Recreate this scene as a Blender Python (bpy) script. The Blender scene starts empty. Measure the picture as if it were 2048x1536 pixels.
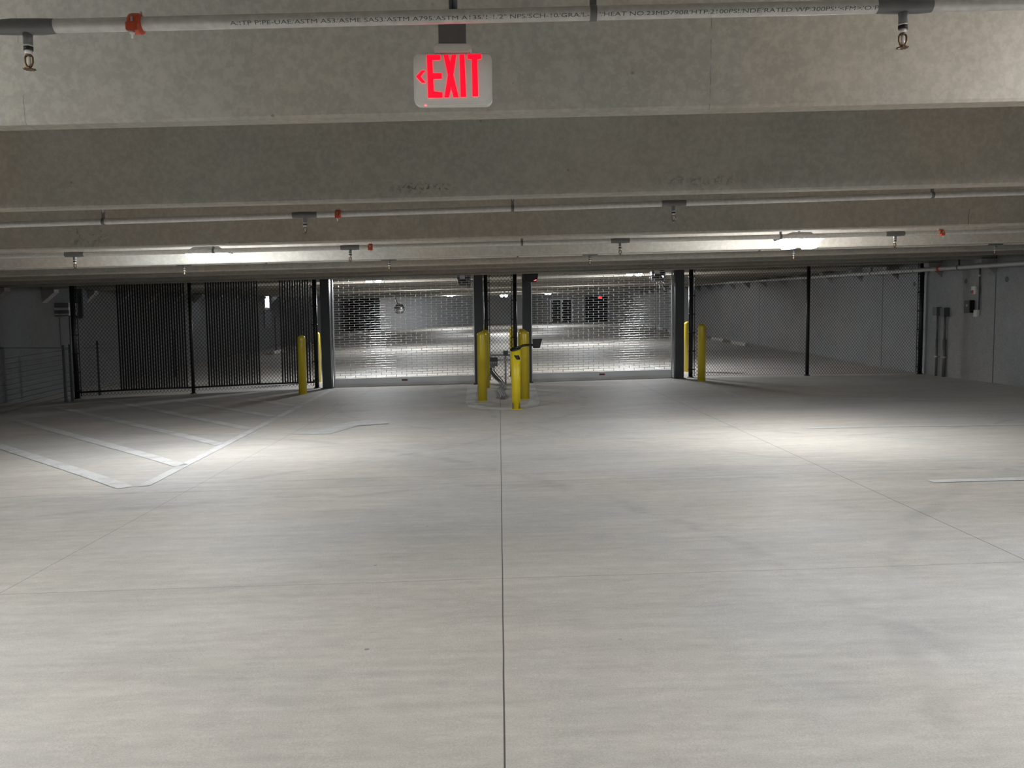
import bpy, bmesh, math, random
from mathutils import Vector, Matrix
random.seed(7)
SC = bpy.context.scene
COL = SC.collection
# ------------------------------------------------------------------ camera
FPX = 1656.0
pitch, roll, yaw = math.atan(128/1656), 0.0113, math.atan(24/1656)
F = Vector((math.sin(yaw)*math.cos(pitch), math.cos(yaw)*math.cos(pitch), -math.sin(pitch)))
R0 = Vector((math.cos(yaw), -math.sin(yaw), 0)); U0 = R0.cross(F)
U = U0*math.cos(roll)+R0*math.sin(roll); R = R0*math.cos(roll)-U0*math.sin(roll)
cd = bpy.data.cameras.new('camera'); cam = bpy.data.objects.new('camera', cd); COL.objects.link(cam)
cd.sensor_width = 36; cd.lens = 36*FPX/2048; cd.clip_start = .05; cd.clip_end = 200
M = Matrix((R, U, -F)).transposed().to_4x4(); M.translation = Vector((0, 0, 1.43)); cam.matrix_world = M
SC.camera = cam
# ------------------------------------------------------------------ world, exposure
w = bpy.data.worlds.new('night'); SC.world = w; w.use_nodes = True
w.node_tree.nodes['Background'].inputs[0].default_value = (.0, .0, .0, 1)
w.node_tree.nodes['Background'].inputs[1].default_value = 0
SC.view_settings.view_transform = 'Standard'; SC.view_settings.look = 'None'
SC.view_settings.exposure = 0.0; SC.view_settings.gamma = 1.0; SC.view_settings.use_curve_mapping = False
LAMP = 262.0
SC.cycles.max_bounces = 5; SC.cycles.adaptive_threshold = .025; SC.cycles.diffuse_bounces = 3; SC.cycles.glossy_bounces = 2; SC.cycles.transmission_bounces = 1
# ------------------------------------------------------------------ profiles of the place
def zf(x, y):                       # floor height
    z = .016*x
    if x < -4: z += .016*(x+4)
    if x > 4.5: z -= .014*(x-4.5)
    if y > 18.6: z += .025*(y-18.6)
    return z
ZC = [(-9, 2.56), (2.3, 2.53), (4.3, 2.462), (6.3, 2.339), (8.3, 2.238), (10.3, 2.214), (12.3, 2.256), (14.3, 2.32), (16.3, 2.375), (18.3, 2.43), (66.3, 3.35)]
def zc(x, y):                       # underside of the ceiling stems
    for (a, za), (b, zb) in zip(ZC, ZC[1:]):
        if y <= b: return za+(zb-za)*(y-a)/(b-a)+.016*x
    return ZC[-1][1]+.016*x
SLAB = .60
XL, XR, YB, YF = -11.0, 9.75, -7.0, 64.5
# ------------------------------------------------------------------ materials
def nt(name):
    m = bpy.data.materials.new(name); m.use_nodes = True
    return m, m.node_tree.nodes, m.node_tree.links, m.node_tree.nodes['Principled BSDF']
def plain(name, col, rough=.5, metal=0, emis=None, es=0, var=.06, scale=30, bump=0.0, coat=0):
    m, n, l, b = nt(name)
    tc = n.new('ShaderNodeTexCoord'); no = n.new('ShaderNodeTexNoise'); no.inputs['Scale'].default_value = scale; no.inputs['Detail'].default_value = 4
    l.new(tc.outputs['Object'], no.inputs['Vector'])
    mx = n.new('ShaderNodeMix'); mx.data_type = 'RGBA'
    mx.inputs[6].default_value = tuple(c*(1-var*2) for c in col)+(1,); mx.inputs[7].default_value = tuple(min(1, c*(1+var)) for c in col)+(1,)
    l.new(no.outputs[0], mx.inputs[0]); l.new(mx.outputs[2], b.inputs['Base Color'])
    b.inputs['Roughness'].default_value = rough; b.inputs['Metallic'].default_value = metal
    if coat: b.inputs['Coat Weight'].default_value = coat; b.inputs['Coat Roughness'].default_value = .15
    if emis: b.inputs['Emission Color'].default_value = tuple(emis)+(1,); b.inputs['Emission Strength'].default_value = es
    if bump:
        bp = n.new('ShaderNodeBump'); bp.inputs['Strength'].default_value = bump; bp.inputs['Distance'].default_value = .003
        l.new(no.outputs[0], bp.inputs['Height']); l.new(bp.outputs[0], b.inputs['Normal'])
    return m
class NG:
    """small helper to write node maths"""
    def __init__(s, n, l): s.n, s.l = n, l
    def m(s, op, a, b=None, c=None, clamp=False):
        q = s.n.new('ShaderNodeMath'); q.operation = op; q.use_clamp = clamp
        for i, v in enumerate((a, b, c)):
            if v is None: continue
            if isinstance(v, (int, float)): q.inputs[i].default_value = v
            else: s.l.new(v, q.inputs[i])
        return q.outputs[0]
    def noise(s, vec, scale, detail=4, rough=.55, stretch=None, off=(0, 0, 0), dist=0):
        mp = s.n.new('ShaderNodeMapping'); mp.inputs['Scale'].default_value = stretch or (1, 1, 1); mp.inputs['Location'].default_value = off
        s.l.new(vec, mp.inputs[0]); t = s.n.new('ShaderNodeTexNoise')
        t.inputs['Scale'].default_value = scale; t.inputs['Detail'].default_value = detail; t.inputs['Roughness'].default_value = rough; t.inputs['Distortion'].default_value = dist
        s.l.new(mp.outputs[0], t.inputs['Vector']); return t.outputs[0]
    def ramp(s, v, a, b):       # smoothstep a..b
        q = s.n.new('ShaderNodeMapRange'); q.interpolation_type = 'SMOOTHSTEP'
        q.inputs[1].default_value = a; q.inputs[2].default_value = b; s.l.new(v, q.inputs[0]); return q.outputs[0]
    def mix(s, f, a, b, mode='MIX'):
        q = s.n.new('ShaderNodeMix'); q.data_type = 'RGBA'; q.blend_type = mode
        if isinstance(f, (int, float)): q.inputs[0].default_value = f
        else: s.l.new(f, q.inputs[0])
        for i, v in ((6, a), (7, b)):
            if isinstance(v, tuple): q.inputs[i].default_value = v+(1,)
            else: s.l.new(v, q.inputs[i])
        return q.outputs[2]
def concrete(name, col, tint=(.9, .97, 1.03), rough=.8, mott=.10, pock=True, bump=.25, stains=(), lines=()):
    m, n, l, b = nt(name); g = NG(n, l)
    tc = n.new('ShaderNodeTexCoord'); v = tc.outputs['Object']
    sx = n.new('ShaderNodeSeparateXYZ'); l.new(v, sx.inputs[0])
    big = g.noise(v, .7, 5); mid = g.noise(v, 5, 5, .6); fine = g.noise(v, 60, 3); warm = g.noise(v, .45, 3, off=(9, 3, 1))
    c = g.mix(g.ramp(warm, .35, .65), tuple(c_*t for c_, t in zip(col, (1.04, 1.0, .95))), tuple(c_*t for c_, t in zip(col, (.96, 1.0, 1.0))))
    s1 = g.m('ADD', g.m('MULTIPLY', g.m('SUBTRACT', big, .5), mott*4), g.m('ADD', g.m('MULTIPLY', g.m('SUBTRACT', mid, .5), mott*3.2), g.m('MULTIPLY', g.m('SUBTRACT', fine, .5), mott*1.2)))
    s1 = g.m('ADD', s1, g.m('MULTIPLY', g.m('SUBTRACT', g.ramp(g.noise(v, 24, 3, .65), .40, .64), .5), mott*1.5))
    val = g.m('ADD', s1, 1.0)
    hs = n.new('ShaderNodeHueSaturation'); l.new(c, hs.inputs['Color']); l.new(val, hs.inputs['Value']); c = hs.outputs[0]
    if pock:
        vo = n.new('ShaderNodeTexVoronoi'); vo.inputs['Scale'].default_value = 9; l.new(v, vo.inputs['Vector'])
        sel = g.ramp(g.noise(v, 3.1, 2), .56, .62)
        pk = g.m('MULTIPLY', g.m('LESS_THAN', vo.outputs['Distance'], .07), sel)
        c = g.mix(g.m('MULTIPLY', pk, .55), c, tuple(q*.35 for q in col))
    for (x0, y0, z0, rx, rz, st, dk) in stains:
        dx = g.m('DIVIDE', g.m('SUBTRACT', sx.outputs[0], x0), rx); dz = g.m('DIVIDE', g.m('SUBTRACT', sx.outputs[2], z0), rz); dy = g.m('DIVIDE', g.m('SUBTRACT', sx.outputs[1], y0), .5)
        d = g.m('SQRT', g.m('ADD', g.m('ADD', g.m('MULTIPLY', dx, dx), g.m('MULTIPLY', dz, dz)), g.m('MULTIPLY', dy, dy)))
        fall = g.ramp(d, 1.0, .35)
        f = g.m('MULTIPLY', fall, g.ramp(g.noise(v, st, 6, .7, dist=1.5), .5, .6))
        c = g.mix(g.m('MULTIPLY', f, .75), c, dk)
    for (x0, wd, y0) in lines:
        f = g.m('MULTIPLY', g.m('LESS_THAN', g.m('ABSOLUTE', g.m('SUBTRACT', g.m('ADD', sx.outputs[0], g.m('MULTIPLY', g.m('SUBTRACT', mid, .5), .006)), x0)), wd), g.ramp(g.noise(v, 7, 2, off=(3, 3, 3)), .45, .5))
        f = g.m('MULTIPLY', f, g.m('LESS_THAN', g.m('ABSOLUTE', g.m('SUBTRACT', sx.outputs[1], y0)), .4))
        c = g.mix(g.m('MULTIPLY', f, .7), c, (.08, .08, .075))
    l.new(c, b.inputs['Base Color']); b.inputs['Roughness'].default_value = rough
    bp = n.new('ShaderNodeBump'); bp.inputs['Strength'].default_value = bump; bp.inputs['Distance'].default_value = .004
    l.new(g.m('ADD', mid, g.m('MULTIPLY', fine, .6)), bp.inputs['Height']); l.new(bp.outputs[0], b.inputs['Normal'])
    return m
def floor_material():
    m, n, l, b = nt('floor_concrete'); g = NG(n, l)
    tc = n.new('ShaderNodeTexCoord'); v = tc.outputs['Object']
    sx = n.new('ShaderNodeSeparateXYZ'); l.new(v, sx.inputs[0]); X, Y = sx.outputs[0], sx.outputs[1]
    c = g.mix(g.ramp(g.noise(v, .33, 4, off=(4, 1, 0)), .36, .64), (.595, .55, .488), (.535, .515, .488))
    broom = g.noise(v, 9, 4, .6, stretch=(.12, 1.6, 1)); cloud = g.noise(v, .8, 6, .62, stretch=(.6, 1.3, 1), dist=.4); fine = g.noise(v, 150, 3, .7); mid = g.noise(v, 14, 4, .65, stretch=(.5, 1.2, 1))
    s = g.m('ADD', g.m('MULTIPLY', g.m('SUBTRACT', broom, .5), .34), g.m('MULTIPLY', g.m('SUBTRACT', cloud, .5), .52))
    s = g.m('ADD', s, g.m('ADD', g.m('MULTIPLY', g.m('SUBTRACT', fine, .5), .75), g.m('MULTIPLY', g.m('SUBTRACT', mid, .5), .36)))
    hs = n.new('ShaderNodeHueSaturation'); l.new(c, hs.inputs['Color']); l.new(g.m('ADD', s, 1.0), hs.inputs['Value']); c = hs.outputs[0]
    wob = g.noise(v, 1.2, 3)
    brk = g.ramp(g.noise(v, 2.2, 4, .65), .40, .62)
    # tyre tracks: arcs swung by turning cars (centre x, centre y, radius, width, strength)
    for (cx, cy, r, wd, st) in ((-7.5, 15.2, 9.0, .09, .26), (7.8, 14.6, 8.2, .08, .24), (7.8, 14.6, 6.5, .07, .22), (1.5, -13.5, 20.6, .10, .30), (.6, -12.0, 19.6, .09, .22), (-8.6, 1.6, 10.6, .12, .26), (9.3, 0.8, 8.0, .12, .24), (13.5, 20, 9.8, .07, .35), (3.2, 15.6, 6.2, .05, .3)):
        dx = g.m('SUBTRACT', X, cx); dy = g.m('SUBTRACT', Y, cy)
        d = g.m('SQRT', g.m('ADD', g.m('MULTIPLY', dx, dx), g.m('MULTIPLY', dy, dy)))
        e = g.m('ABSOLUTE', g.m('ADD', g.m('SUBTRACT', d, r), g.m('MULTIPLY', g.m('SUBTRACT', wob, .5), .5)))
        f = g.m('MULTIPLY', g.m('MULTIPLY', g.ramp(e, wd, wd*.2), brk), st*.75)
        c = g.mix(f, c, (.2, .2, .205))
    # small dark specks
    vo = n.new('ShaderNodeTexVoronoi'); vo.inputs['Scale'].default_value = 2.6; mp = n.new('ShaderNodeMapping'); mp.inputs['Scale'].default_value = (1, 1, 0); l.new(v, mp.inputs[0]); l.new(mp.outputs[0], vo.inputs['Vector'])
    sp = g.m('MULTIPLY', g.m('LESS_THAN', vo.outputs['Distance'], .03), g.ramp(g.noise(v, 1.7, 2, off=(2, 8, 0)), .5, .56))
    c = g.mix(g.m('MULTIPLY', sp, .6), c, (.13, .12, .11))
    # sawn joints filled with dark sealant
    for (ax, at, wd, st, lo, hi) in ((X, -2.78, .0028, .5, -9, 18), (X, 0.0, .0032, .9, -9, 15), (X, 2.95, .0032, .7, -9, 18), (Y, 4.5, .0028, .5, -9, 9), (Y, 7.62, .005, .3, -9, 9), (Y, 7.24, .005, .4, -9, 9), (X, -2.78, .006, .5, 20, 60), (X, 2.95, .006, .5, 20, 60)):
        oth = Y if ax is X else X
        f = g.m('LESS_THAN', g.m('ABSOLUTE', g.m('ADD', g.m('SUBTRACT', ax, at), g.m('MULTIPLY', g.m('SUBTRACT', wob, .5), .006 if ax is X else .03))), wd)
        f = g.m('MULTIPLY', f, g.m('MULTIPLY', g.m('GREATER_THAN', oth, lo), g.m('LESS_THAN', oth, hi)))
        c = g.mix(g.m('MULTIPLY', f, st), c, (.045, .045, .045))
    l.new(c, b.inputs['Base Color']); b.inputs['Roughness'].default_value = .62; b.inputs['Specular IOR Level'].default_value = .3
    bp = n.new('ShaderNodeBump'); bp.inputs['Strength'].default_value = .35; bp.inputs['Distance'].default_value = .002
    l.new(g.m('ADD', fine, broom), bp.inputs['Height']); l.new(bp.outputs[0], b.inputs['Normal'])
    return m
def paint_material(name, col, wear=.5):
    m, n, l, b = nt(name); g = NG(n, l); tc = n.new('ShaderNodeTexCoord'); v = tc.outputs['Object']
    f = g.ramp(g.noise(v, 3.0, 6, .7, stretch=(1, 1, 1)), wear-.06, wear+.16)
    f2 = g.ramp(g.noise(v, 45, 3, .6), .42, .62)
    c = g.mix(g.m('MULTIPLY', g.m('ADD', f, g.m('MULTIPLY', f2, .35)), .7, clamp=True), col, (.52, .51, .48))
    l.new(c, b.inputs['Base Color']); b.inputs['Roughness'].default_value = .6
    return m
MT = {}
MT['floor'] = floor_material()
MT['ceil'] = concrete('ceiling_concrete', (.40, .385, .34), mott=.05)
MT['beam'] = concrete('stem_concrete', (.395, .365, .322), mott=.09)
MT['beam1'] = concrete('stem_concrete_cracked', (.395, .365, .322), mott=.10, lines=((1.07, .0016, 4.3), (-2.34, .0014, 4.3)))
MT['beam2'] = concrete('stem_concrete_scuffed', (.395, .365, .322), mott=.09, stains=((-.55, 6.25, 2.41, .30, .055, 26, (.07, .065, .055)), (1.55, 6.25, 2.45, .5, .05, 18, (.2, .19, .16))))
MT['beam3'] = concrete('stem_concrete_stained', (.395, .365, .322), mott=.09, stains=((-4.02, 8.23, 2.30, .3, .13, 9, (.15, .145, .08)),), lines=((4.66, .003, 8.3),))
MT['wall'] = concrete('wall_concrete', (.33, .33, .33), mott=.10)
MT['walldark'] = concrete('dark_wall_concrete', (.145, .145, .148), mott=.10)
MT['wallblue'] = concrete('far_wall_concrete', (.40, .41, .43), mott=.06)
MT['white'] = paint_material('worn_white_paint', (.73, .72, .705), .49)
MT['white2'] = paint_material('thin_worn_white_paint', (.67, .665, .65), .42)
MT['yellow'] = plain('yellow_bollard_plastic', (.60, .46, .02), .32, var=.05, scale=6, coat=.3)
MT['yellow2'] = plain('bright_yellow_paint', (.78, .60, .02), .38, var=.05, scale=6)
MT['column'] = plain('charcoal_steel_paint', (.030, .033, .037), .42, var=.08, scale=8)
MT['black'] = plain('black_vinyl', (.008, .008, .009), .4, var=.1)
MT['slat'] = plain('black_plastic_slat', (.006, .006, .007), .45, var=.1)
MT['alu'] = plain('mill_aluminium', (.58, .59, .60), .34, .85, var=.06, scale=40)
MT['barwhite'] = plain('brushed_aluminium_bar', (.74, .75, .77), .45, .25, var=.04, scale=50)
MT['galv'] = plain('galvanised_steel_pipe', (.62, .61, .58), .42, .25, var=.16, scale=35, bump=.15)
MT['weld'] = plain('dark_primed_steel', (.17, .17, .17), .5, .4, var=.12, scale=25)
MT['red'] = plain('orange_red_coupling_enamel', (.56, .075, .03), .42, var=.12, scale=40)
MT['zinc'] = plain('zinc_plated_steel', (.62, .62, .6), .3, .9, var=.1)
MT['brass'] = plain('aged_brass', (.17, .105, .05), .38, .9, var=.15, scale=80)
MT['bulb'] = plain('pale_glass_bulb', (.55, .50, .42), .2)
MT['teflon'] = plain('white_thread_tape', (.75, .74, .70), .5)
MT['ink'] = plain('faded_grey_ink', (.10, .10, .10), .7)
MT['plastic'] = plain('warm_white_plastic', (.70, .69, .64), .42, var=.03)
MT['exit'] = plain('red_letter_diffuser', (.2, .0, .01), .6, emis=(1, .0, .008), es=3.0)
MT['grey'] = plain('grey_painted_steel', (.22, .23, .235), .45, .2, var=.08)
MT['dgrey'] = plain('dark_grey_painted_steel', (.085, .09, .10), .5, .1, var=.08)
MT['strut'] = plain('galvanised_strut', (.30, .31, .31), .4, .7, var=.12)
MT['conduit'] = plain('grey_flexible_conduit', (.19, .19, .195), .5, .3, var=.12)
MT['blackp'] = plain('black_plastic', (.006, .006, .007), .35, var=.1)
MT['redled'] = plain('red_indicator_lens', (.5, .02, .02), .3, emis=(1, .10, .10), es=3)
MT['redlabel'] = plain('dark_red_label', (.16, .02, .03), .5)
MT['redbox'] = plain('red_alarm_plastic', (.35, .02, .03), .4)
MT['lens'] = plain('white_led_lens', (.9, .9, .9), .4, emis=(.93, .965, 1.0), es=LAMP)
MT['lensfar'] = plain('bright_led_lens', (.9, .9, .9), .4, emis=(.93, .965, 1.0), es=LAMP*1.45)
MT['lensdim'] = plain('dim_led_lens', (.9, .9, .9), .4, emis=(.93, .965, 1.0), es=LAMP*.62)  # weakened copy for unseen lamps near the viewer, tuned to foreground brightness
MT['lampbody'] = plain('grey_lamp_housing', (.45, .46, .47), .45, .1)
MT['slotlight'] = plain('lit_window_pane', (.8, .8, .8), .4, emis=(.95, .97, 1), es=3)
MT['mirror'] = plain('convex_mirror_face', (.9, .9, .92), .03, 1.0, var=.01)
MT['doordark'] = plain('dark_doorway_glass', (.012, .013, .015), .15)
MT['stop'] = concrete('wheel_stop_concrete', (.42, .42, .41), mott=.08)
MT['green'] = plain('dark_green_grey_paint', (.06, .075, .07), .5)
# ------------------------------------------------------------------ mesh helpers
class MB:
    def __init__(s): s.v, s.f, s.sm = [], [], []
    def add(s, vs, fs, smooth=False):
        o = len(s.v); s.v += [Vector(v) for v in vs]; s.f += [[i+o for i in f] for f in fs]; s.sm += [smooth]*len(fs); return s
    def box(s, x0, x1, y0, y1, z0, z1):
        return s.add([(x0, y0, z0), (x1, y0, z0), (x1, y1, z0), (x0, y1, z0), (x0, y0, z1), (x1, y0, z1), (x1, y1, z1), (x0, y1, z1)],
                     [(0, 3, 2, 1), (4, 5, 6, 7), (0, 1, 5, 4), (1, 2, 6, 5), (2, 3, 7, 6), (3, 0, 4, 7)])
    def cbox(s, c, d): return s.box(c[0]-d[0]/2, c[0]+d[0]/2, c[1]-d[1]/2, c[1]+d[1]/2, c[2]-d[2]/2, c[2]+d[2]/2)
    def tube(s, pts, r, n=8, caps=True, smooth=True):
        pts = [Vector(p) for p in pts]; rr = r if isinstance(r, (list, tuple)) else [r]*len(pts)
        rings = []; prev = None
        for i, p in enumerate(pts):
            t = (pts[min(i+1, len(pts)-1)]-pts[max(i-1, 0)]).normalized()
            if prev is None:
                a = Vector((0, 0, 1)) if abs(t.z) < .9 else Vector((1, 0, 0)); a = (a-t*a.dot(t)).normalized()
            else: a = (prev-t*prev.dot(t)).normalized()
            prev = a; b_ = t.cross(a)
            rings.append([p+(a*math.cos(2*math.pi*k/n)+b_*math.sin(2*math.pi*k/n))*rr[i] for k in range(n)])
        vs = [v for q in rings for v in q]; fs = []
        for i in range(len(pts)-1):
            for k in range(n): fs.append((i*n+k, i*n+(k+1) % n, (i+1)*n+(k+1) % n, (i+1)*n+k))
        s.add(vs, fs, smooth)
        if caps:
            o = len(s.v)-len(vs); s.f += [[o+k for k in range(n)][::-1], [o+(len(pts)-1)*n+k for k in range(n)]]; s.sm += [False, False]
        return s
    def lathe(s, c, prof, n=20, axis='z'):
        vs, fs = [], []
        for (r, h) in prof:
            for k in range(n):
                a = 2*math.pi*k/n; p = (r*math.cos(a), r*math.sin(a), h)
                if axis == 'x': p = (h, p[0], p[1])
                if axis == 'y': p = (p[0], h, p[1])
                vs.append(Vector(c)+Vector(p))
        for i in range(len(prof)-1):
            for k in range(n): fs.append((i*n+k, i*n+(k+1) % n, (i+1)*n+(k+1) % n, (i+1)*n+k))
        s.add(vs, fs, True); o = len(s.v)-len(vs)
        s.f += [[o+k for k in range(n)][::-1], [o+(len(prof)-1)*n+k for k in range(n)]]; s.sm += [False, False]
        return s
    def prism(s, poly, y0, y1):         # polygon in XZ, extruded along Y
        n = len(poly); vs = [(x, y0, z) for x, z in poly]+[(x, y1, z) for x, z in poly]
        return s.add(vs, [tuple(range(n)), tuple(range(2*n-1, n-1, -1))]+[(i, i+n, (i+1) % n+n, (i+1) % n) for i in range(n)])
    def prismx(s, poly, x0, x1, shear=0.0):        # polygon in YZ, extruded along X
        n = len(poly); vs = [(x0, y, z+shear*x0) for y, z in poly]+[(x1, y, z+shear*x1) for y, z in poly]
        return s.add(vs, [tuple(range(n)), tuple(range(2*n-1, n-1, -1))]+[(i, i+n, (i+1) % n+n, (i+1) % n) for i in range(n)])
    def build(s, name, mat, parent=None, bevel=0, fix=True):
        me = bpy.data.meshes.new(name); off = wloc(parent)
        me.from_pydata([tuple(v-off) for v in s.v], [], s.f); me.update()
        me.polygons.foreach_set('use_smooth', s.sm)
        if fix or bevel:
            bm = bmesh.new(); bm.from_mesh(me)
            if bevel: bmesh.ops.bevel(bm, geom=[e for e in bm.edges if len(e.link_faces) == 2 and e.calc_face_angle(0) > .6], offset=bevel, segments=2, affect='EDGES')
            bmesh.ops.recalc_face_normals(bm, faces=bm.faces); bm.to_mesh(me); bm.free()
        me.materials.append(MT[mat]); o = bpy.data.objects.new(name, me); COL.objects.link(o)
        if parent: o.parent = parent
        return o
def wloc(o):
    v = Vector((0, 0, 0))
    while o: v += o.location; o = o.parent
    return v
def tag(o, label=None, cat=None, group=None, kind=None):
    for k, val in (('label', label), ('category', cat), ('group', group), ('kind', kind)):
        if val: o[k] = val
    return o
def thing(name, label, cat, loc, group=None):
    o = bpy.data.objects.new(name, None); COL.objects.link(o); o.location = loc; o.empty_display_size = .1
    return tag(o, label, cat, group)
def copy_tree(o, parent=None):
    c = o.copy(); COL.objects.link(c)
    if parent: c.parent = parent
    for ch in list(o.children): copy_tree(ch, c)
    return c
def struct(mb, name, mat, label=None): return tag(mb.build(name, mat), label, kind='structure')
# ------------------------------------------------------------------ floor and painted lines
mb = MB(); xs = [XL-.2, -9.5, -6.5, -4, 0, 4.5, 7, XR+.2]; ys = [YB-.2, 5, 12, 18.6, 30, 45, YF+.2]
for i in range(len(xs)-1):
    for j in range(len(ys)-1):
        q = [(xs[i], ys[j]), (xs[i+1], ys[j]), (xs[i+1], ys[j+1]), (xs[i], ys[j+1])]
        mb.add([(x, y, zf(x, y)) for x, y in q], [(0, 1, 2, 3)])
me_floor = mb
FL = mb.build('floor', 'floor'); tag(FL, kind='structure')
bm = bmesh.new(); bm.from_mesh(FL.data); bmesh.ops.remove_doubles(bm, verts=bm.verts, dist=1e-4); bm.to_mesh(FL.data); bm.free()
def stripe(p, q, wd=.11, mat='white', n=12, name='painted_stripe'):
    p, q = Vector(p), Vector(q); d = (q-p).normalized(); nn = Vector((-d.y, d.x))*wd/2; m = MB()
    P = [p+(q-p)*k/n for k in range(n+1)]
    vs = []
    for a in P:
        for b_, h in ((a+nn, .004), (a-nn, .004)): vs.append((b_.x, b_.y, zf(b_.x, b_.y)+h))
    m.add(vs, [(2*k, 2*k+1, 2*k+3, 2*k+2) for k in range(n)])
    return m.build(name, mat, FL)
stripe((-3.72, 18.3), (-3.28, 7.55), .11)
for a, b_ in (((-6.75, 11.06), (-3.42, 7.5)), ((-8.4, 14.4), (-3.34, 8.62)), ((-8.9, 16.7), (-3.44, 10.12)), ((-8.3, 17.7), (-3.54, 11.6)), ((-6.6, 17.0), (-3.62, 13.15)), ((-5.6, 17.3), (-3.66, 14.75))):
    stripe(a, b_, .15)
stripe((3.55, 6.72), (9.0, 6.66), .11); stripe((3.72, 10.05), (8.6, 9.98), .11, 'white2'); stripe((4.3, 18.2), (4.12, 14.2), .10, 'white2')
for y in (21.3, 23.9, 26.5, 29.1, 31.7, 34.3, 37.3, 40.3, 43.3, 46.3, 49.3, 52.3, 55.3):
    stripe((-9.0, y), (-3.95, y), .11); 
    stripe((4.2, y), (9.0, y), .11)
stripe((-3.86, 20.4), (-3.2, 33), .11); stripe((4.15, 19.6), (3.75, 33), .11)
# worn arrow remnant and the line round the island
m = MB()
for q, poly in enumerate((((-2.75, 10.9), (-2.25, 10.8), (-1.85, 12.1), (-2.15, 12.15)), ((-2.2, 11.5), (-1.6, 11.75), (-1.75, 12.2), (-2.05, 12.2)))):
    m.add([(x, y, zf(x, y)+.004+q*.003) for x, y in poly], [tuple(range(len(poly)))])
m.build('worn_arrow_marking', 'white2', FL)
outer = [(-.72, 18.3), (-.66, 16.2), (-.60, 14.3), (-.52, 13.7), (-.30, 13.25), (0.05, 13.1), (.38, 13.2), (.60, 13.55), (.68, 14.1), (.72, 16), (.74, 18.3)]
inner = [(-.50, 18.3), (-.47, 16.2), (-.44, 14.5), (-.38, 14.05), (-.22, 13.68), (.05, 13.5), (.28, 13.6), (.45, 13.85), (.50, 14.3), (.52, 16), (.54, 18.3)]
m = MB(); m.add([(x, y, zf(x, y)+.004) for a, b_ in zip(outer, inner) for x, y in (a, b_)], [(2*k, 2*k+1, 2*k+3, 2*k+2) for k in range(len(outer)-1)])
m.build('island_outline_stripe', 'white', FL)
# ------------------------------------------------------------------ ceiling: slab and stems
mb = MB(); yy = [a for a, _ in ZC]; yy[-1] = YF+.2; yy[0] = YB-.2
for a, b_ in zip(yy, yy[1:]):
    P = [(XL-.2, a), (XR+.2, a), (XR+.2, b_), (XL-.2, b_)]
    lo = [(x, y, zc(x, y)+SLAB) for x, y in P]; hi = [(x, y, z+.25) for x, y, z in lo]
    mb.add(lo+hi, [(0, 1, 2, 3), (7, 6, 5, 4), (0, 4, 5, 1), (2, 6, 7, 3), (1, 5, 6, 2), (3, 7, 4, 0)])
CE = struct(mb, 'ceiling', 'ceil')
k = 0; y = -5.7
while y < YF:
    z = zc(0, y); bw, tw = .065, .10
    poly = [(y-bw+.012, z), (y+bw-.012, z), (y+bw, z+.014), (y+tw, z+SLAB), (y-tw, z+SLAB), (y-bw, z+.014)]
    m = MB().prismx(poly, XL, XR, .016)
    mat = 'beam1' if abs(y-4.3) < .1 else 'beam2' if abs(y-6.3) < .1 else 'beam3' if abs(y-8.3) < .1 else 'beam'
    m.build('tee_stem', mat, CE); y = round(y+2.0, 3)
# ------------------------------------------------------------------ walls
def wall_along_y(x, t, y0, y1, name, mat='wall', n=8):
    m = MB(); a, b_ = (x, x+t)
    for j in range(n):
        ya, yb = y0+(y1-y0)*j/n, y0+(y1-y0)*(j+1)/n
        bo = [(X, Y, zf(x, Y)-.3) for X, Y in ((a, ya), (b_, ya), (b_, yb), (a, yb))]; to = [(X, Y, zc(x, Y)+SLAB+.02) for X, Y in ((a, ya), (b_, ya), (b_, yb), (a, yb))]
        m.add(bo+to, [(0, 1, 5, 4), (1, 2, 6, 5), (2, 3, 7, 6), (3, 0, 4, 7), (4, 5, 6, 7), (3, 2, 1, 0)])
    return struct(m, name, mat)
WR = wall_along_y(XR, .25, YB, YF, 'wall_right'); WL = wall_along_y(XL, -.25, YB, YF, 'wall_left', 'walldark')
m = MB(); m.box(XL, XR, YB-.25, YB, -.6, 3.4); struct(m, 'wall_back', 'wall')  # unseen end wall added behind the viewer for its bounced light
m = MB(); m.box(XL, XR, YF, YF+.25, .4, 4.2); WF = struct(m, 'wall_front', 'wall')
# corbels that carry the stems
y = .3+2*3
def corbel(x, y, sgn, parent):
    z = zc(x, y)-.005
    m = MB(); poly = [(x, z), (x-sgn*.30, z), (x-sgn*.30, z-.07), (x, z-.32)]
    m.prism(poly, y-.11, y+.11); m.build('corbel', 'wall', parent)
CB = []
for nm, x in (('trim_2', XR), ('trim_3', XL)):
    e_ = bpy.data.objects.new(nm, None); COL.objects.link(e_); e_.location = (x, 20, 2.2); e_['kind'] = 'structure'; CB.append(e_)
for i in range(6, 32):
    yy_ = .3+2*i
    corbel(XR, yy_, 1, CB[0]); corbel(XL, yy_, -1, CB[1])
# panel joints on the right wall
for yj in (16.2, 21.0, 11.4, 26, 31):
    m = MB(); m.box(XR-.004, XR+.01, yj-.012, yj+.012, zf(XR, yj), zc(XR, yj)+.5); m.build('panel_joint', 'dgrey', WR)
for yj, zj in ((17.25, 2.13), (15.85, 2.10), (19.4, 2.17)):
    MB().lathe((XR-.003, yj, zj), [(.055, 0), (.055, .006)], 16, 'x').build('tie_hole_patch', 'dgrey', WR)
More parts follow.
